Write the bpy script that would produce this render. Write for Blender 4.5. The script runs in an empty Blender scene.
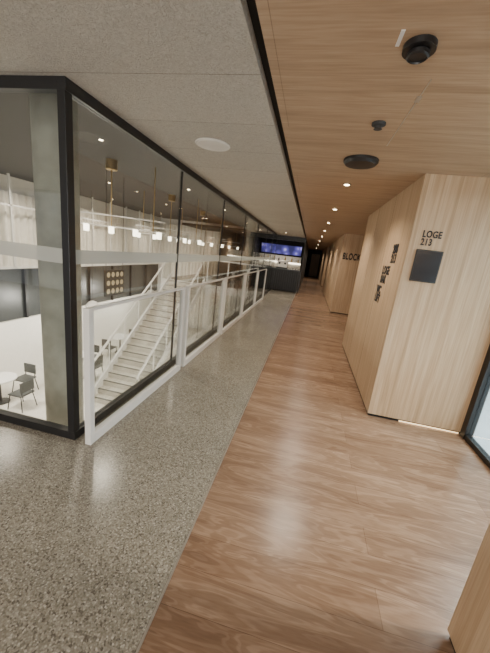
import bpy, math, random
from mathutils import Matrix, Vector
random.seed(4)
S=bpy.context.scene
col=S.collection
# ------------------------------------------------------------ materials
def newmat(n):
    m=bpy.data.materials.new(n); m.use_nodes=True
    nt=m.node_tree; b=nt.nodes['Principled BSDF']; return m,nt,b
def N(nt,t,**k):
    n=nt.nodes.new(t)
    for a,v in k.items():
        if a in n.inputs: n.inputs[a].default_value=v
        else: setattr(n,a,v)
    return n
def L(nt,a,b): nt.links.new(a,b)
def coords(nt,scale=(1,1,1),rot=(0,0,0),loc=(0,0,0)):
    tc=N(nt,'ShaderNodeTexCoord'); mp=N(nt,'ShaderNodeMapping')
    mp.inputs['Scale'].default_value=scale; mp.inputs['Rotation'].default_value=rot; mp.inputs['Location'].default_value=loc
    L(nt,tc.outputs['Object'],mp.inputs['Vector']); return mp.outputs[0]
def ramp(nt,src,stops):
    r=N(nt,'ShaderNodeValToRGB'); e=r.color_ramp.elements
    e[0].position,e[0].color=stops[0][0],(*stops[0][1],1)
    e[1].position,e[1].color=stops[-1][0],(*stops[-1][1],1)
    for p,c in stops[1:-1]:
        x=e.new(p); x.color=(*c,1)
    L(nt,src,r.inputs[0]); return r.outputs[0]
def mixc(nt,a,b,fac=.5,mode='MULTIPLY'):
    m=N(nt,'ShaderNodeMix',data_type='RGBA',blend_type=mode)
    if hasattr(fac,'links'): L(nt,fac,m.inputs[0])
    else: m.inputs[0].default_value=fac
    for s,i in((a,6),(b,7)):
        if isinstance(s,tuple): m.inputs[i].default_value=(*s,1)
        else: L(nt,s,m.inputs[i])
    return m.outputs[2]
def simple(n,c,rough=.5,metal=0,em=None,es=0,noise=.06,nscale=8):
    m,nt,b=newmat(n)
    nz=N(nt,'ShaderNodeTexNoise',Scale=nscale); L(nt,coords(nt),nz.inputs['Vector'])
    lo=tuple(x*(1-noise) for x in c); hi=tuple(min(1,x*(1+noise)) for x in c)
    L(nt,ramp(nt,nz.outputs['Fac'],[(.3,lo),(.7,hi)]),b.inputs['Base Color'])
    b.inputs['Roughness'].default_value=rough; b.inputs['Metallic'].default_value=metal
    if em: b.inputs['Emission Color'].default_value=(*em,1); b.inputs['Emission Strength'].default_value=es
    return m
def bump(nt,b,h,st=.2,d=.01):
    bp=N(nt,'ShaderNodeBump',Strength=st,Distance=d); L(nt,h,bp.inputs['Height']); L(nt,bp.outputs[0],b.inputs['Normal'])
def wood(n,dark,mid,light,gscale,rough=.45,brick=None,seam=None):
    m,nt,b=newmat(n)
    v=coords(nt,gscale)
    n1=N(nt,'ShaderNodeTexNoise',Scale=1.0,Detail=6.0,Roughness=.6,Distortion=.6); L(nt,v,n1.inputs['Vector'])
    c=ramp(nt,n1.outputs['Fac'],[(.3,dark),(.5,mid),(.7,light)])
    n2=N(nt,'ShaderNodeTexNoise',Scale=4.5,Detail=3.0); L(nt,v,n2.inputs['Vector'])
    c=mixc(nt,c,ramp(nt,n2.outputs['Fac'],[(.35,(.82,.78,.74)),(.6,(1,1,1))]),.8)
    if brick:
        w,h,rot,f1,f2=brick
        br=N(nt,'ShaderNodeTexBrick',Scale=1.0); br.offset=.37
        br.inputs['Brick Width'].default_value=w; br.inputs['Row Height'].default_value=h
        br.inputs['Mortar Size'].default_value=.002; br.inputs['Mortar Smooth'].default_value=.3
        br.inputs['Color1'].default_value=(f1,f1,f1,1); br.inputs['Color2'].default_value=(f2,f2*.99,f2*.97,1)
        br.inputs['Mortar'].default_value=(.55,.5,.46,1)
        L(nt,coords(nt,(1,1,1),rot,(.3,.053,0)),br.inputs['Vector'])
        c=mixc(nt,c,br.outputs['Color'],1.0)
    L(nt,c,b.inputs['Base Color']); b.inputs['Roughness'].default_value=rough
    bump(nt,b,n1.outputs['Fac'],.06,.004)
    return m
m_wallwood=wood('oak_veneer_wall',(.40,.27,.155),(.50,.355,.22),(.58,.43,.285),(24,24,.6),.5)
m_ceilwood=wood('oak_veneer_ceiling',(.34,.23,.145),(.425,.295,.19),(.48,.345,.23),(1.1,18,1),.45,brick=(2.6,1.2,(0,0,0),1.0,.93))
def floor_wood():
    m,nt,b=newmat('oak_plank_floor')
    v=coords(nt,(1.0,7,1))
    n1=N(nt,'ShaderNodeTexNoise',Scale=1.3,Detail=2.5,Roughness=.5,Distortion=1.2); L(nt,v,n1.inputs['Vector'])
    w=N(nt,'ShaderNodeMath',operation='MULTIPLY'); w.inputs[1].default_value=48; L(nt,n1.outputs['Fac'],w.inputs[0])
    s=N(nt,'ShaderNodeMath',operation='SINE'); L(nt,w.outputs[0],s.inputs[0])
    c=ramp(nt,n1.outputs['Fac'],[(.25,(.22,.14,.092)),(.5,(.32,.215,.145)),(.75,(.41,.29,.205))])
    c=mixc(nt,c,ramp(nt,s.outputs[0],[(.0,(.74,.69,.64)),(.8,(1,1,1))]),.7)
    n2=N(nt,'ShaderNodeTexNoise',Scale=9.0,Detail=4.0); L(nt,coords(nt,(1.3,11,1)),n2.inputs['Vector'])
    c=mixc(nt,c,ramp(nt,n2.outputs['Fac'],[(.35,(.83,.79,.76)),(.6,(1,1,1))]),.75)
    br=N(nt,'ShaderNodeTexBrick',Scale=1.0); br.offset=.41
    br.inputs['Brick Width'].default_value=2.2; br.inputs['Row Height'].default_value=.185
    br.inputs['Mortar Size'].default_value=.0014; br.inputs['Mortar Smooth'].default_value=.2
    br.inputs['Color1'].default_value=(1,1,1,1); br.inputs['Color2'].default_value=(.74,.70,.67,1); br.inputs['Mortar'].default_value=(.45,.40,.36,1)
    L(nt,coords(nt,(1,1,1),(0,0,0),(.7,-.017,0)),br.inputs['Vector'])
    c=mixc(nt,c,br.outputs['Color'],1.0)
    L(nt,c,b.inputs['Base Color']); b.inputs['Roughness'].default_value=.27
    bump(nt,b,n2.outputs['Fac'],.08,.003); return m
m_floorwood=floor_wood()
def terrazzo():
    m,nt,b=newmat('terrazzo')
    v=coords(nt)
    vo=N(nt,'ShaderNodeTexVoronoi',Scale=135.0); L(nt,v,vo.inputs['Vector'])
    sp=N(nt,'ShaderNodeSeparateColor'); L(nt,vo.outputs['Color'],sp.inputs[0])
    c=ramp(nt,sp.outputs[0],[(.0,(.115,.10,.08)),(.22,(.235,.215,.175)),(.65,(.30,.28,.235)),(.9,(.37,.345,.29)),(1,(.50,.47,.41))])
    ds=ramp(nt,vo.outputs['Distance'],[(.35,(1,1,1)),(.65,(.80,.78,.74))])
    c=mixc(nt,c,ds,.8)
    nz=N(nt,'ShaderNodeTexNoise',Scale=1.6,Detail=3.0); L(nt,v,nz.inputs['Vector'])
    c=mixc(nt,c,ramp(nt,nz.outputs['Fac'],[(.35,(.85,.85,.85)),(.65,(1,1,1))]),.9)
    L(nt,c,b.inputs['Base Color']); b.inputs['Roughness'].default_value=.22; return m
m_terr=terrazzo()
def woodwool():
    m,nt,b=newmat('acoustic_woodwool')
    nz=N(nt,'ShaderNodeTexNoise',Scale=38.0,Detail=5.0,Roughness=.75,Distortion=2.2); L(nt,coords(nt),nz.inputs['Vector'])
    c=ramp(nt,nz.outputs['Fac'],[(.3,(.34,.31,.265)),(.5,(.49,.46,.405)),(.7,(.59,.56,.50))])
    br=N(nt,'ShaderNodeTexBrick',Scale=1.0); br.offset=0
    br.inputs['Brick Width'].default_value=2.4; br.inputs['Row Height'].default_value=.6
    br.inputs['Mortar Size'].default_value=.003; br.inputs['Color1'].default_value=(1,1,1,1); br.inputs['Color2'].default_value=(.92,.92,.92,1)
    br.inputs['Mortar'].default_value=(.5,.48,.46,1)
    L(nt,coords(nt,(1,1,1),(0,0,0),(.37,.07,0)),br.inputs['Vector'])
    c=mixc(nt,c,br.outputs['Color'],1.0)
    L(nt,c,b.inputs['Base Color']); b.inputs['Roughness'].default_value=.95
    bump(nt,b,nz.outputs['Fac'],.8,.014); return m
m_wool=woodwool()
m_black=simple('black_metal',(.012,.012,.013),.4)
m_blackgap=simple('black_matte',(.006,.006,.006),.8)
m_white=simple('white_lacquer',(.76,.75,.73),.35,noise=.02)
m_whitewall=simple('white_plaster',(.82,.80,.75),.7,noise=.03)
m_conc=simple('concrete',(.34,.335,.29),.75,noise=.2,nscale=5)
m_dark=simple('dark_ceiling_paint',(.04,.04,.04),.7)
m_darkglass=simple('dark_glazing',(.045,.05,.05),.35)
m_lower=simple('polished_cream_floor',(.68,.65,.59),.3,noise=.08,nscale=2)
m_brass=simple('brass',(.55,.40,.2),.3,1)
m_text=simple('black_vinyl',(.012,.012,.015),.6)
m_screen=simple('display_screen',(.02,.022,.028),.2)
m_steel=simple('strip_metal',(.5,.47,.42),.35,.7)
m_stairs=simple('stair_stone',(.60,.57,.51),.5)
m_lampw=simple('lamp_warm',(1,.9,.7),.5,em=(1,.80,.52),es=22)
m_lampn=simple('lamp_neutral',(1,.95,.85),.5,em=(1,.88,.68),es=7)
def blue():
    m,nt,b=newmat('blue_display')
    vo=N(nt,'ShaderNodeTexVoronoi',Scale=3.0); L(nt,coords(nt),vo.inputs['Vector'])
    c=ramp(nt,vo.outputs['Distance'],[(.1,(.6,.55,1)),(.3,(.14,.12,.55)),(.7,(.03,.03,.13))])
    L(nt,c,b.inputs['Emission Color']); b.inputs['Emission Strength'].default_value=.9
    b.inputs['Base Color'].default_value=(.02,.02,.08,1); return m
m_blue=blue()
def glassmat(n,tint,refl=1.0,f0=.04):
    m=bpy.data.materials.new(n); m.use_nodes=True; nt=m.node_tree; nt.nodes.clear()
    o=N(nt,'ShaderNodeOutputMaterial'); t=N(nt,'ShaderNodeBsdfTransparent'); g=N(nt,'ShaderNodeBsdfGlossy')
    t.inputs[0].default_value=(*tint,1); g.inputs['Roughness'].default_value=.01
    g.inputs['Color'].default_value=(refl,refl,refl,1)
    ge=N(nt,'ShaderNodeNewGeometry'); dt=N(nt,'ShaderNodeVectorMath',operation='DOT_PRODUCT')
    L(nt,ge.outputs['Incoming'],dt.inputs[0]); L(nt,ge.outputs['Normal'],dt.inputs[1])
    ab=N(nt,'ShaderNodeMath',operation='ABSOLUTE'); L(nt,dt.outputs['Value'],ab.inputs[0])
    su=N(nt,'ShaderNodeMath',operation='SUBTRACT'); su.inputs[0].default_value=1; L(nt,ab.outputs[0],su.inputs[1])
    pw=N(nt,'ShaderNodeMath',operation='POWER'); L(nt,su.outputs[0],pw.inputs[0]); pw.inputs[1].default_value=4.2
    ma=N(nt,'ShaderNodeMath',operation='MULTIPLY_ADD'); L(nt,pw.outputs[0],ma.inputs[0]); ma.inputs[1].default_value=.9; ma.inputs[2].default_value=f0
    mx=N(nt,'ShaderNodeMixShader')
    L(nt,ma.outputs[0],mx.inputs[0]);L(nt,t.outputs[0],mx.inputs[1]);L(nt,g.outputs[0],mx.inputs[2]);L(nt,mx.outputs[0],o.inputs[0])
    return m
m_glass=glassmat('clear_glass',(.93,.945,.935),.95,.06)
m_glass2=glassmat('railing_glass',(.97,.98,.975),.5)
def frosted(n,c,f):
    m=bpy.data.materials.new(n); m.use_nodes=True; nt=m.node_tree; nt.nodes.clear()
    o=N(nt,'ShaderNodeOutputMaterial'); t=N(nt,'ShaderNodeBsdfTransparent'); g=N(nt,'ShaderNodeBsdfDiffuse'); tr=N(nt,'ShaderNodeBsdfTranslucent')
    g.inputs[0].default_value=(*c,1); tr.inputs[0].default_value=(*c,1)
    a=N(nt,'ShaderNodeMixShader',Fac=.5); mx=N(nt,'ShaderNodeMixShader',Fac=f)
    L(nt,g.outputs[0],a.inputs[1]);L(nt,tr.outputs[0],a.inputs[2])
    L(nt,t.outputs[0],mx.inputs[1]);L(nt,a.outputs[0],mx.inputs[2]);L(nt,mx.outputs[0],o.inputs[0]); return m
m_frost=frosted('frosted_film',(.66,.68,.66),.62)
m_curtain=simple('curtain_fabric',(.84,.81,.74),.9)
# ------------------------------------------------------------ geometry helpers
def link(o,parent=None):
    col.objects.link(o)
    if parent: o.parent=parent
    return o
def group(name):
    e=bpy.data.objects.new(name,None); e.empty_display_size=.1; return link(e)
def meshobj(name,vs,fs,mat,parent=None,smooth=False):
    me=bpy.data.meshes.new(name); me.from_pydata(vs,[],fs); me.update()
    me.materials.append(mat)
    if smooth:
        for p in me.polygons: p.use_smooth=True
    return link(bpy.data.objects.new(name,me),parent)
def boxdata(b):
    x0,x1,y0,y1,z0,z1=b
    return [(x0,y0,z0),(x1,y0,z0),(x1,y1,z0),(x0,y1,z0),(x0,y0,z1),(x1,y0,z1),(x1,y1,z1),(x0,y1,z1)],[(0,3,2,1),(4,5,6,7),(0,1,5,4),(1,2,6,5),(2,3,7,6),(3,0,4,7)]
def boxes(name,bl,mat,parent=None,bevel=0):
    V=[];F=[]
    for b in bl:
        v,f=boxdata(b); n=len(V); V+=v; F+=[tuple(i+n for i in q) for q in f]
    o=meshobj(name,V,F,mat,parent)
    if bevel:
        md=o.modifiers.new('bevel','BEVEL'); md.width=bevel; md.segments=2
    return o
def box(name,x0,x1,y0,y1,z0,z1,mat,parent=None,bevel=0): return boxes(name,[(x0,x1,y0,y1,z0,z1)],mat,parent,bevel)
def lathe(name,cx,cy,prof,mat,parent=None,seg=32):
    V=[];F=[]
    for r,z in prof:
        for i in range(seg):
            a=2*math.pi*i/seg; V.append((cx+r*math.cos(a),cy+r*math.sin(a),z))
    for k in range(len(prof)-1):
        for i in range(seg):
            j=(i+1)%seg; F.append((k*seg+i,k*seg+j,(k+1)*seg+j,(k+1)*seg+i))
    F.append(tuple(range(seg))[::-1]); F.append(tuple((len(prof)-1)*seg+i for i in range(seg)))
    o=meshobj(name,V,F,mat,parent,True)
    md=o.modifiers.new('es','EDGE_SPLIT'); md.split_angle=math.radians(35)
    return o
def tubes(name,segs,r,mat,parent=None,n=8):
    V=[];F=[]
    for a,b in segs:
        a=Vector(a);b=Vector(b);d=(b-a).normalized(); u=d.orthogonal().normalized(); w=d.cross(u); s=len(V)
        for p in(a,b):
            for i in range(n):
                t=2*math.pi*i/n; V.append(tuple(p+u*r*math.cos(t)+w*r*math.sin(t)))
        for i in range(n):
            j=(i+1)%n; F.append((s+i,s+j,s+n+j,s+n+i))
        F.append(tuple(s+i for i in range(n))[::-1]); F.append(tuple(s+n+i for i in range(n)))
    return meshobj(name,V,F,mat,parent)
def text(name,body,loc,rot,size,mat,parent=None,ext=.002,off=.012,align='LEFT',ls=.85,sx=1.0):
    cu=bpy.data.curves.new(name,'FONT'); cu.body=body; cu.size=size; cu.extrude=ext; cu.offset=off*size; cu.align_x=align; cu.space_line=ls; cu.space_character=1.12; cu.resolution_u=6
    o=bpy.data.objects.new(name+'_c',cu); col.objects.link(o); bpy.context.view_layer.update()
    me=bpy.data.meshes.new_from_object(o.evaluated_get(bpy.context.evaluated_depsgraph_get()))
    bpy.data.objects.remove(o); me.materials.clear(); me.materials.append(mat)
    for v in me.vertices: v.co.x*=sx
    t=link(bpy.data.objects.new(name,me),parent); t.location=loc; t.rotation_euler=rot; return t
CZ=2.47; GX=-1.61; GY=1.79; BX=.887; YE=30; XL=-8.9; GE=13.85
# ------------------------------------------------------------ floor
boxes('floor_terrazzo',[(XL,-.425,-3,GY+.03,-.3,0),(GX-.04,-.425,GY+.03,14,-.3,0),(-6.3,-.425,14,17,-.3,0)],m_terr)
box('floor_oak',-.415,1.9,-3,YE,-.3,0,m_floorwood)
box('trim_floor_strip',-.425,-.415,-3,YE,-.3,.002,m_steel)
box('floor_lower_level',XL,GX-.05,GY-.3,17,-3.6,-3.4,m_lower)
box('floor_lodge',1.9,5,.3,5,-.3,0,simple('lodge_floor',(.55,.62,.66),.3))
# ------------------------------------------------------------ ceilings
boxes('ceiling_acoustic',[(XL,-.40,-3,GY+.03,CZ,CZ+.1),(GX-.03,-.40,GY+.03,14,CZ,CZ+.1)],m_wool)
box('ceiling_oak',-.345,1.9,-3,YE,CZ,CZ+.1,m_ceilwood)
box('trim_ceiling_gap',-.40,-.345,-3,YE,CZ+.05,CZ+.15,m_blackgap)
box('ceiling_atrium',XL-.2,GX-.03,GY+.03,17.2,2.9,3.1,m_dark)
box('ceiling_bar',-6.3,-.40,14,YE,CZ,CZ+.1,m_blackgap)
box('wall_atrium_soffit',GX-.03,GX+.02,GY,14,CZ+.1,3.0,m_blackgap)
box('ceiling_lodge',1.9,5,.3,5,CZ,CZ+.1,m_whitewall)
# ------------------------------------------------------------ oak blocks on the right
def block(nm,y0,y1):
    box(nm,BX,1.82 if y0>1 and y0<4 else 1.9,y0,y1,.03,CZ,m_wallwood)
    box('baseboard_'+nm[5:],BX+.012,1.85,y0+.012,y1-.012,0,.03,m_blackgap)
block('wall_block_a',-3,1.2); block('wall_block_b',3.22,6.04); block('wall_block_c',9.9,17); block('wall_block_d',19.6,YE)
boxes('trim_panel_joint',[(BX-.001,BX,4.16,4.163,.03,CZ),(BX-.001,BX,5.1,5.103,.03,CZ),(BX-.001,BX,12.2,12.205,.03,CZ),(BX-.001,BX,14.5,14.506,.03,CZ)],simple('joint_dark',(.16,.10,.06),.8))  # thin dark brown strips mark the veneer panel joints
box('trim_plinth_led',1.22,1.81,3.224,3.231,.004,.014,simple('led_strip',(1,.8,.5),.5,em=(1,.68,.36),es=2.5))
box('wall_recess',1.85,1.95,6.04,9.9,0,CZ,m_wallwood)
box('wall_recess_far',1.85,1.95,17,19.6,0,CZ,m_wallwood)
d=group('door_1')
boxes('frame',[(1.82,1.90,3.14,3.22,0,CZ),(1.82,1.90,1.2,1.28,0,CZ),(1.82,1.90,1.28,3.14,2.35,CZ),(1.83,1.89,1.28,3.14,0,.05)],m_black,d)
box('leaf_glass',1.855,1.865,1.28,3.14,.05,2.35,m_glass,d)
tubes('pull_handle',[((1.79,1.5,.8),(1.79,1.5,1.5)),((1.79,1.5,.9),(1.86,1.5,.9)),((1.79,1.5,1.4),(1.86,1.5,1.4))],.012,m_black,d)
boxes('wall_lodge',[(1.9,5,.2,.3,0,CZ),(1.9,5,5,5.1,0,CZ),(5,5.1,.2,5.1,0,CZ)],simple('lodge_wall',(.6,.68,.72),.8))
# signs
s=group('room_sign')
text('lettering','LOGE\n213',(.985,3.216,1.925),(math.pi/2,0,0),.085,m_text,s,off=.03,ls=.85,sx=.72)
p=group('door_display_panel')
box('bezel',.965,1.20,3.20,3.219,1.51,1.81,m_black,p,.004)
box('screen',.977,1.188,3.197,3.2005,1.522,1.798,m_screen,p)
s=group('wayfinding_sign')
R=(math.pi/2,0,-math.pi/2)
text('lettering_upper','208\n213',(BX-.004,3.74,1.77),R,.135,m_text,s,off=.035,ls=.78,sx=.9)
text('lettering_mid','LOGE\nBAR',(BX-.004,4.02,1.53),R,.135,m_text,s,off=.035,ls=.78,sx=.9)
text('lettering_lower','WC\nLIFT',(BX-.004,4.10,1.29),R,.135,m_text,s,off=.035,ls=.78,sx=.9)
s=group('block_sign')
text('lettering','BLOCK',(.94,9.896,1.72),(math.pi/2,0,0),.27,m_text,s,off=.035,sx=.56)
# ------------------------------------------------------------ ceiling fittings
lathe('ceiling_speaker',-1.0,2.77,[(.15,CZ-.001),(.155,CZ-.006),(.15,CZ-.012),(.135,CZ-.010),(.13,CZ-.014)],simple('speaker_grille',(.66,.64,.60),.6))
g=group('surface_spotlight')
lathe('base',.283,1.517,[(.062,CZ-.0),(.062,CZ-.022)],m_black,g); lathe('head',.283,1.517,[(.035,CZ-.022),(.042,CZ-.028),(.042,CZ-.042),(.036,CZ-.046),(.034,CZ-.04)],m_black,g)
g=group('ceiling_wifi_router')
lathe('body',.28,2.96,[(.145,CZ),(.145,CZ-.02),(.125,CZ-.04),(.06,CZ-.045)],m_black,g)
g=group('smoke_detector')
lathe('body',.275,2.23,[(.042,CZ),(.042,CZ-.012),(.02,CZ-.02),(.02,CZ-.03),(.026,CZ-.034)],m_dark,g)
boxes('ceiling_label',[(.19,.205,1.43,1.52,CZ-.003,CZ)],m_white)
boxes('trim_access_hatch',[(.405,.410,1.75,2.6,CZ-.002,CZ),(.395,.42,1.9,1.96,CZ-.003,CZ)],m_steel)
def spot(x,y,power,soft=.06,z=CZ,angle=140):
    g=group('recessed_downlight')
    lathe('ring',x,y,[(.045,z),(.045,z-.006),(.034,z-.008)],m_black,g,24)
    lathe('lens',x,y,[(.030,z-.008),(.028,z-.011)],m_lampw,g,24)
    ld=bpy.data.lights.new('bulb','SPOT'); ld.energy=power; ld.color=(1,.86,.70); ld.spot_size=math.radians(angle); ld.spot_blend=.9; ld.shadow_soft_size=soft
    lo=bpy.data.objects.new('bulb',ld); link(lo,g); lo.location=(x,y,z-.03)
for y,pw in ((-1.4,14),(3.83,110),(5.6,110),(7.6,110),(9.6,115),(12,130),(15,130),(19,130),(24,140)): spot(.26,y,pw)
spot(1.5,1.27,170,.03)
spot(-1.1,-.6,34); spot(-3.0,-.4,34); spot(-1.1,12,90); spot(-1.4,15.2,110)
for x in(-3.2,-5.4,-7.6):
    for y in(4.2,7.4,10.6,14.4): spot(x,y,290,.08,2.9,150)
# ------------------------------------------------------------ glass wall to atrium
P=[GY,3.51,5.28,7.05,8.82,10.59,12.3,GE]
g=group('window_1')
boxes('frame',[(GX-.03,GX+.03,GY-.03,GE,2.40,CZ-.001),(GX-.03,GX+.03,GY-.03,GE,0,.065),(GX-.03,GX+.025,GY-.03,GY+.03,.065,2.40)]+
      [(GX-.012,GX+.012,y-.009,y+.009,.065,2.40) for y in P[1:]],m_black,g,.002)
boxes('panes',[(GX-.006,GX+.006,a+(.03 if a==GY else .009),b-.009,.065,2.40) for a,b in zip(P[:-1],P[1:])],m_glass,g)
boxes('frosted_band',[(GX+.0065,GX+.0075,a+(.03 if a==GY else .012),b-.012,1.37,1.47) for a,b in zip(P[:-1],P[1:])],m_frost,g)
g=group('window_2')
XS=[GX-.03,-3.6,-5.4,-7.2,XL]
boxes('frame',[(XL,GX-.03,GY-.03,GY+.03,2.40,CZ-.001),(XL,GX-.03,GY-.03,GY+.03,0,.065)]+[(x-.009,x+.009,GY-.012,GY+.012,.065,2.40) for x in XS[1:-1]],m_black,g,.002)
boxes('panes',[(b+.009,a-.009,GY-.006,GY+.006,.065,2.40) for a,b in zip(XS[:-1],XS[1:])],m_glass,g)
boxes('frosted_band',[(b+.012,a-.0,GY-.0075,GY-.0065,1.37,1.47) for a,b in zip(XS[:-1],XS[1:])],m_frost,g)
RX=-1.455
for k in range(5):
    y0=1.75+1.77*k; y1=y0+1.77-.10
    g=group('glass_railing')
    boxes('frame',[(RX-.025,RX+.025,y0,y0+.05,0,1.09),(RX-.025,RX+.025,y1-.05,y1,0,1.09),(RX-.025,RX+.025,y0+.05,y1-.05,.0,.08),(RX-.015,RX+.015,y0+.05,y1-.05,1.065,1.09)],m_white,g,.003)
    box('pane',RX-.005,RX+.005,y0+.05,y1-.05,.08,1.065,m_glass2,g)
# ------------------------------------------------------------ atrium
for x,y in((-2.45,2.6),(-2.6,12.7)):
    lathe('concrete_column',x,y,[(.185,-3.4),(.185,2.9)],m_conc)
boxes('wall_west',[(XL-.2,XL,GY,17.2,-3.4,-1.4)],m_whitewall)
boxes('wall_west_upper',[(XL-.2,XL,GY,17.2,.3,.45),(XL-.2,XL,GY,17.2,2.45,2.9)],m_whitewall)
box('window_west',XL-.15,XL-.1,GY,17.2,-1.4,.3,m_darkglass)
boxes('trim_west_mullions',[(XL-.1,XL,y,y+.06,-1.4,.3) for y in [2+1.5*i for i in range(10)]],m_black)
def curtain(name,axis,fix,a,b,z0,z1):
    V=[];F=[];n=int((b-a)/.03)
    for i in range(n+1):
        s=a+(b-a)*i/n; o=.07*math.sin(s*30)+.02*math.sin(s*11)
        for z in(z0,z1): V.append((fix+o,s,z) if axis=='y' else (s,fix+o,z))
    for i in range(n): F.append((2*i,2*i+2,2*i+3,2*i+1))
    return meshobj(name,V,F,m_curtain,None,True)
curtain('curtain','y',XL+.12,GY+.1,17,.3,2.45)
boxes('trim_white_lattice',[(XL+.4,XL+.45,y,y+.05,.3,2.9) for y in [4+1.1*i for i in range(12)]]+[(XL+.4,XL+.45,4,16.2,2.05,2.1),(XL+.4,XL+.45,4,16.2,.3,.36)],m_white)
box('wall_north',XL-.2,GX-.05,17,17.2,-3.4,2.9,m_whitewall)
curtain('curtain','x',16.8,XL+.2,-4.2,-3.2,2.6)
box('wall_lower_south',XL,GX,GY-.45,GY-.3,-3.4,-.3,m_whitewall)
box('wall_lower_east',GX-.06,GX-.04,GY,17,-3.4,-.3,m_whitewall)
box('wall_left',XL-.2,XL,-3,GY,0,CZ,m_dark)
g=group('window_3')
boxes('frame',[(x,x+.06,-3.06,-3,0,CZ) for x in (XL,-7.2,-5.4,-3.6,-1.8,-.06,.83)]+[(XL,.89,-3.06,-3,0,.06),(XL,.89,-3.06,-3,2.41,CZ)],m_black,g)
g=group('stair_landing')
box('slab',-6.3,GX-.05,12.2,14,-.3,0,m_terr,g); box('fascia',-6.3,GX-.05,12.17,12.2,-.32,.03,m_white,g)
g=group('staircase')
n=20; ya,yb=7.2,12.17; dz=3.4/n; dy=(yb-ya)/n
boxes('steps',[(-5.8,-4.3,ya+i*dy,ya+(i+1)*dy+.02,-3.4+(i+1)*dz-.17,-3.4+(i+1)*dz) for i in range(n)],m_stairs,g)
boxes('nosings',[(-5.8,-4.3,ya+i*dy-.004,ya+i*dy+.04,-3.4+(i+1)*dz-.012,-3.4+(i+1)*dz+.003) for i in range(n)],m_darkglass,g)
def slopebar(name,x0,x1,off0,off1,mat):
    V=[]
    for x in(x0,x1):
        V+= [(x,ya-.1,-3.4+off0),(x,yb,off0),(x,yb,off1),(x,ya-.1,-3.4+off1)]
    F=[(0,1,2,3),(7,6,5,4),(0,4,5,1),(1,5,6,2),(2,6,7,3),(3,7,4,0)]
    return meshobj(name,V,F,mat,g)
for x in(-5.86,-4.3): slopebar('stringer',x,x+.06,-.0,.28,m_white); slopebar('handrail',x,x+.05,1.1,1.16,m_white); slopebar('balustrade_glass',x+.02,x+.03,.28,1.1,m_glass2)
tubes('balusters',[((x,ya+k*.83,-3.4+k*.83*3.4/(yb-ya)),(x,ya+k*.83,-3.4+1.1+k*.83*3.4/(yb-ya))) for x in(-5.83,-4.27) for k in range(6)],.02,m_white,g)
g=group('landing_railing')
boxes('rail',[(-4.2,GX-.1,12.2,12.24,1.05,1.1)]+[(x,x+.04,12.2,12.24,.03,1.05) for x in(-4.2,-3.3,-2.4)],m_white,g)
box('pane',-4.16,GX-.1,12.215,12.225,.05,1.05,m_glass2,g)
for y,x in((5.25,-3.78),(8.5,-4.17),(11.6,-4.37),(14.8,-4.5)):
    g=group('pendant_lamp')
    lathe('canopy',x,y,[(.10,2.9),(.10,2.74),(.085,2.73)],m_brass,g)
    tubes('rods',[((x,y,2.74),(x,y,1.75)),((x-.7,y-.3,2.9),(x-.7,y-.3,1.75)),((x+.7,y+.3,2.9),(x+.7,y+.3,1.75))],.012,m_brass,g)
    tubes('arms',[((x-.9,y-.4,1.95),(x+.9,y+.4,1.95)),((x-.9,y-.4,1.75),(x+.9,y+.4,1.75))],.014,m_white,g)
    for t in(-.8,-.4,0,.4,.8): lathe('shade',x+t,y+t*.44,[(.05,1.75),(.05,1.63),(.03,1.62)],m_lampn,g,16)
g=group('hanging_reflector_panel')
PY=5.95; PX=-4.45
box('board',PX-.02,PX+.02,PY,PY+.72,.22,.82,m_black,g,.005)
tubes('cords',[((PX,PY+.05,.82),(PX,PY+.05,2.9)),((PX,PY+.67,.82),(PX,PY+.67,2.9))],.006,m_black,g)
VV=[];
for i in range(4):
    for j in range(3):
        cy=PY+.11+.165*i; cz=.33+.19*j; VV+=[(PX+.023,cy+.06*math.cos(t*math.pi/8),cz+.06*math.sin(t*math.pi/8)) for t in range(16)]
meshobj('reflectors',VV,[tuple(range(16*k,16*k+16)) for k in range(12)],simple('reflector_cream',(.6,.52,.36),.4),g)
for x,y in((-7.4,5.5),(-7.2,9),(-7.2,13),(-2.5,6.9)):
    g=group('dome_pendant_lamp')
    tubes('cord',[((x,y,2.9),(x,y,-.7))],.006,m_black,g)
    lathe('shade',x,y,[(.03,-.7),(.12,-.74),(.25,-.9),(.24,-.9),(.1,-.76)],m_white,g)
    lathe('bulb_globe',x,y,[(.03,-.78),(.07,-.84),(.05,-.9)],m_lampw,g,16)
    ld=bpy.data.lights.new('bulb','POINT'); ld.energy=240; ld.color=(1,.93,.84); ld.shadow_soft_size=.1
    lo=bpy.data.objects.new('bulb',ld); link(lo,g); lo.location=(x,y,-1.0)
def chair(x,y,r,mat):
    g=group('dining_chair'); z=-3.4
    boxes('seat',[(-.22,.22,-.22,.22,.43,.47)],mat,g,.015)
    boxes('backrest',[(-.21,.21,.19,.22,.55,.85)],mat,g,.012)
    tubes('legs',[((-.18,-.18,.43),(-.23,-.23,0)),((.18,-.18,.43),(.23,-.23,0)),((-.18,.18,.43),(-.23,.25,0)),((.18,.18,.43),(.23,.25,0)),((-.17,.2,.43),(-.17,.21,.6)),((.17,.2,.43),(.17,.21,.6))],.013,m_black,g)
    g.location=(x,y,z); g.rotation_euler=(0,0,r)
def table(x,y):
    g=group('dining_table'); z=-3.4
    lathe('top',0,0,[(.42,.72),(.42,.75)],m_white,g); lathe('stem',0,0,[(.22,0),(.22,.02),(.03,.04),(.03,.72)],m_black,g,20); g.location=(x,y,z)
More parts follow.
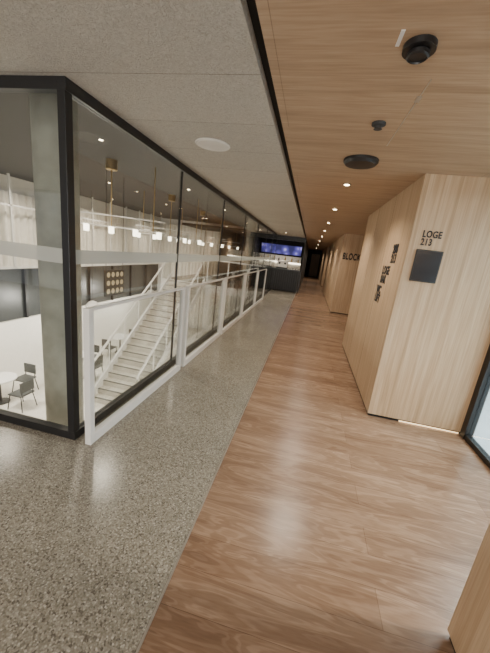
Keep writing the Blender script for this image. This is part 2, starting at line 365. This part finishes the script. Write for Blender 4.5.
for tx,ty in((-8.0,6.2),(-7.6,8.6),(-7.6,11.2),(-7.4,13.5),(-7.9,4.3)):
    table(tx,ty); chair(tx+.05,ty+.72,0,m_darkglass); chair(tx,ty-.72,math.pi,m_darkglass); chair(tx+.74,ty,-math.pi/2,m_darkglass)
# ------------------------------------------------------------ bar at the end
g=group('bar_counter')
boxes('front',[(-2.9+.1*i,-2.9+.1*i+.07,13.94,13.98,.05,.98) for i in range(26)],m_black,g)
box('body',-2.9,-.43,13.98,14.6,0,.98,m_blackgap,g); box('worktop',-2.95,-.43,13.9,14.65,.98,1.03,m_darkglass,g,.005)
boxes('trim_bar_header',[(-2.9,-.35,13.88,13.99,2.28,CZ-.002)],m_black)
g=group('bar_back_shelf')
box('carcass',-5,-.45,16.3,16.7,0,CZ-.01,m_blackgap,g)
box('blue_panel',-2.5,-.55,16.27,16.3,1.68,2.14,m_blue,g)
box('splashback',-4.5,-.5,16.285,16.3,1.0,1.6,m_whitewall,g)
boxes('shelves',[(-4.5,-.5,16.0,16.27,z,z+.03) for z in(.95,1.3)],m_steel,g)
box('shelf_light',-4.5,-.5,16.24,16.27,1.24,1.28,m_lampn,g)
for i in range(12):
    x=-2.5+i*.17; h=random.uniform(.14,.28)
    lathe('bottle',x,16.12,[(.035,1.33),(.035,1.33+h*.6),(.012,1.33+h*.75),(.012,1.33+h)],random.choice([m_white,m_brass,m_darkglass]),g,12)
g=group('espresso_machine')
box('body',-1.5,-1.0,14.1,14.5,1.03,1.38,m_steel,g,.02); box('tray',-1.5,-1.0,13.98,14.1,1.03,1.08,m_black,g); boxes('group_heads',[(-1.42,-1.34,14.0,14.1,1.22,1.3),(-1.16,-1.08,14.0,14.1,1.22,1.3)],m_black,g)
for x in(-.8,-.68,-.56,-2.0,-2.15): lathe('paper_cup',x,14.15,[(.03,1.031),(.042,1.16),(.038,1.16)],m_white,None,16)
box('wall_bar_side',-.42,-.35,14.65,YE,0,CZ,m_dark)
box('wall_end',-.42,BX+.1,YE,YE+.1,0,CZ,m_dark)
box('door_2',.0,.8,YE-.05,YE,0,2.1,m_wallwood)
# ------------------------------------------------------------ lights
def area(n,loc,rot,sx,sy,e,c):
    ld=bpy.data.lights.new(n,'AREA'); ld.shape='RECTANGLE'; ld.size=sx; ld.size_y=sy; ld.energy=e; ld.color=c
    o=bpy.data.objects.new(n,ld); link(o); o.location=loc; o.rotation_euler=rot; return o
area('rear_fill_light',(-1.2,-2.95,1.3),(math.radians(90),0,0),3.6,2,185,(1,.94,.86))  # unseen fill light added behind the camera to brighten ceiling and walls
area('lodge_ceiling_lamp',(3.2,2.4,2.4),(0,0,0),1.5,2.5,260,(.85,.95,1))
w=bpy.data.worlds.new('World'); S.world=w; w.use_nodes=True
w.node_tree.nodes['Background'].inputs[0].default_value=(.9,.93,1,1); w.node_tree.nodes['Background'].inputs[1].default_value=.4
# ------------------------------------------------------------ camera
cd=bpy.data.cameras.new('camera'); cam=bpy.data.objects.new('camera',cd); link(cam); S.camera=cam
Yc=Vector((66,67.5,-297)).normalized(); Zc=Vector((141,1166.5,297)).normalized()
Zc=(Zc-Yc*Zc.dot(Yc)).normalized(); Xc=Yc.cross(Zc)
M=Matrix((Xc,Yc,Zc)).to_4x4(); M.translation=Vector((0,0,1.6)); cam.matrix_world=M
cd.sensor_fit='VERTICAL'; cd.sensor_height=36; cd.lens=297/653*36; cd.clip_start=.02
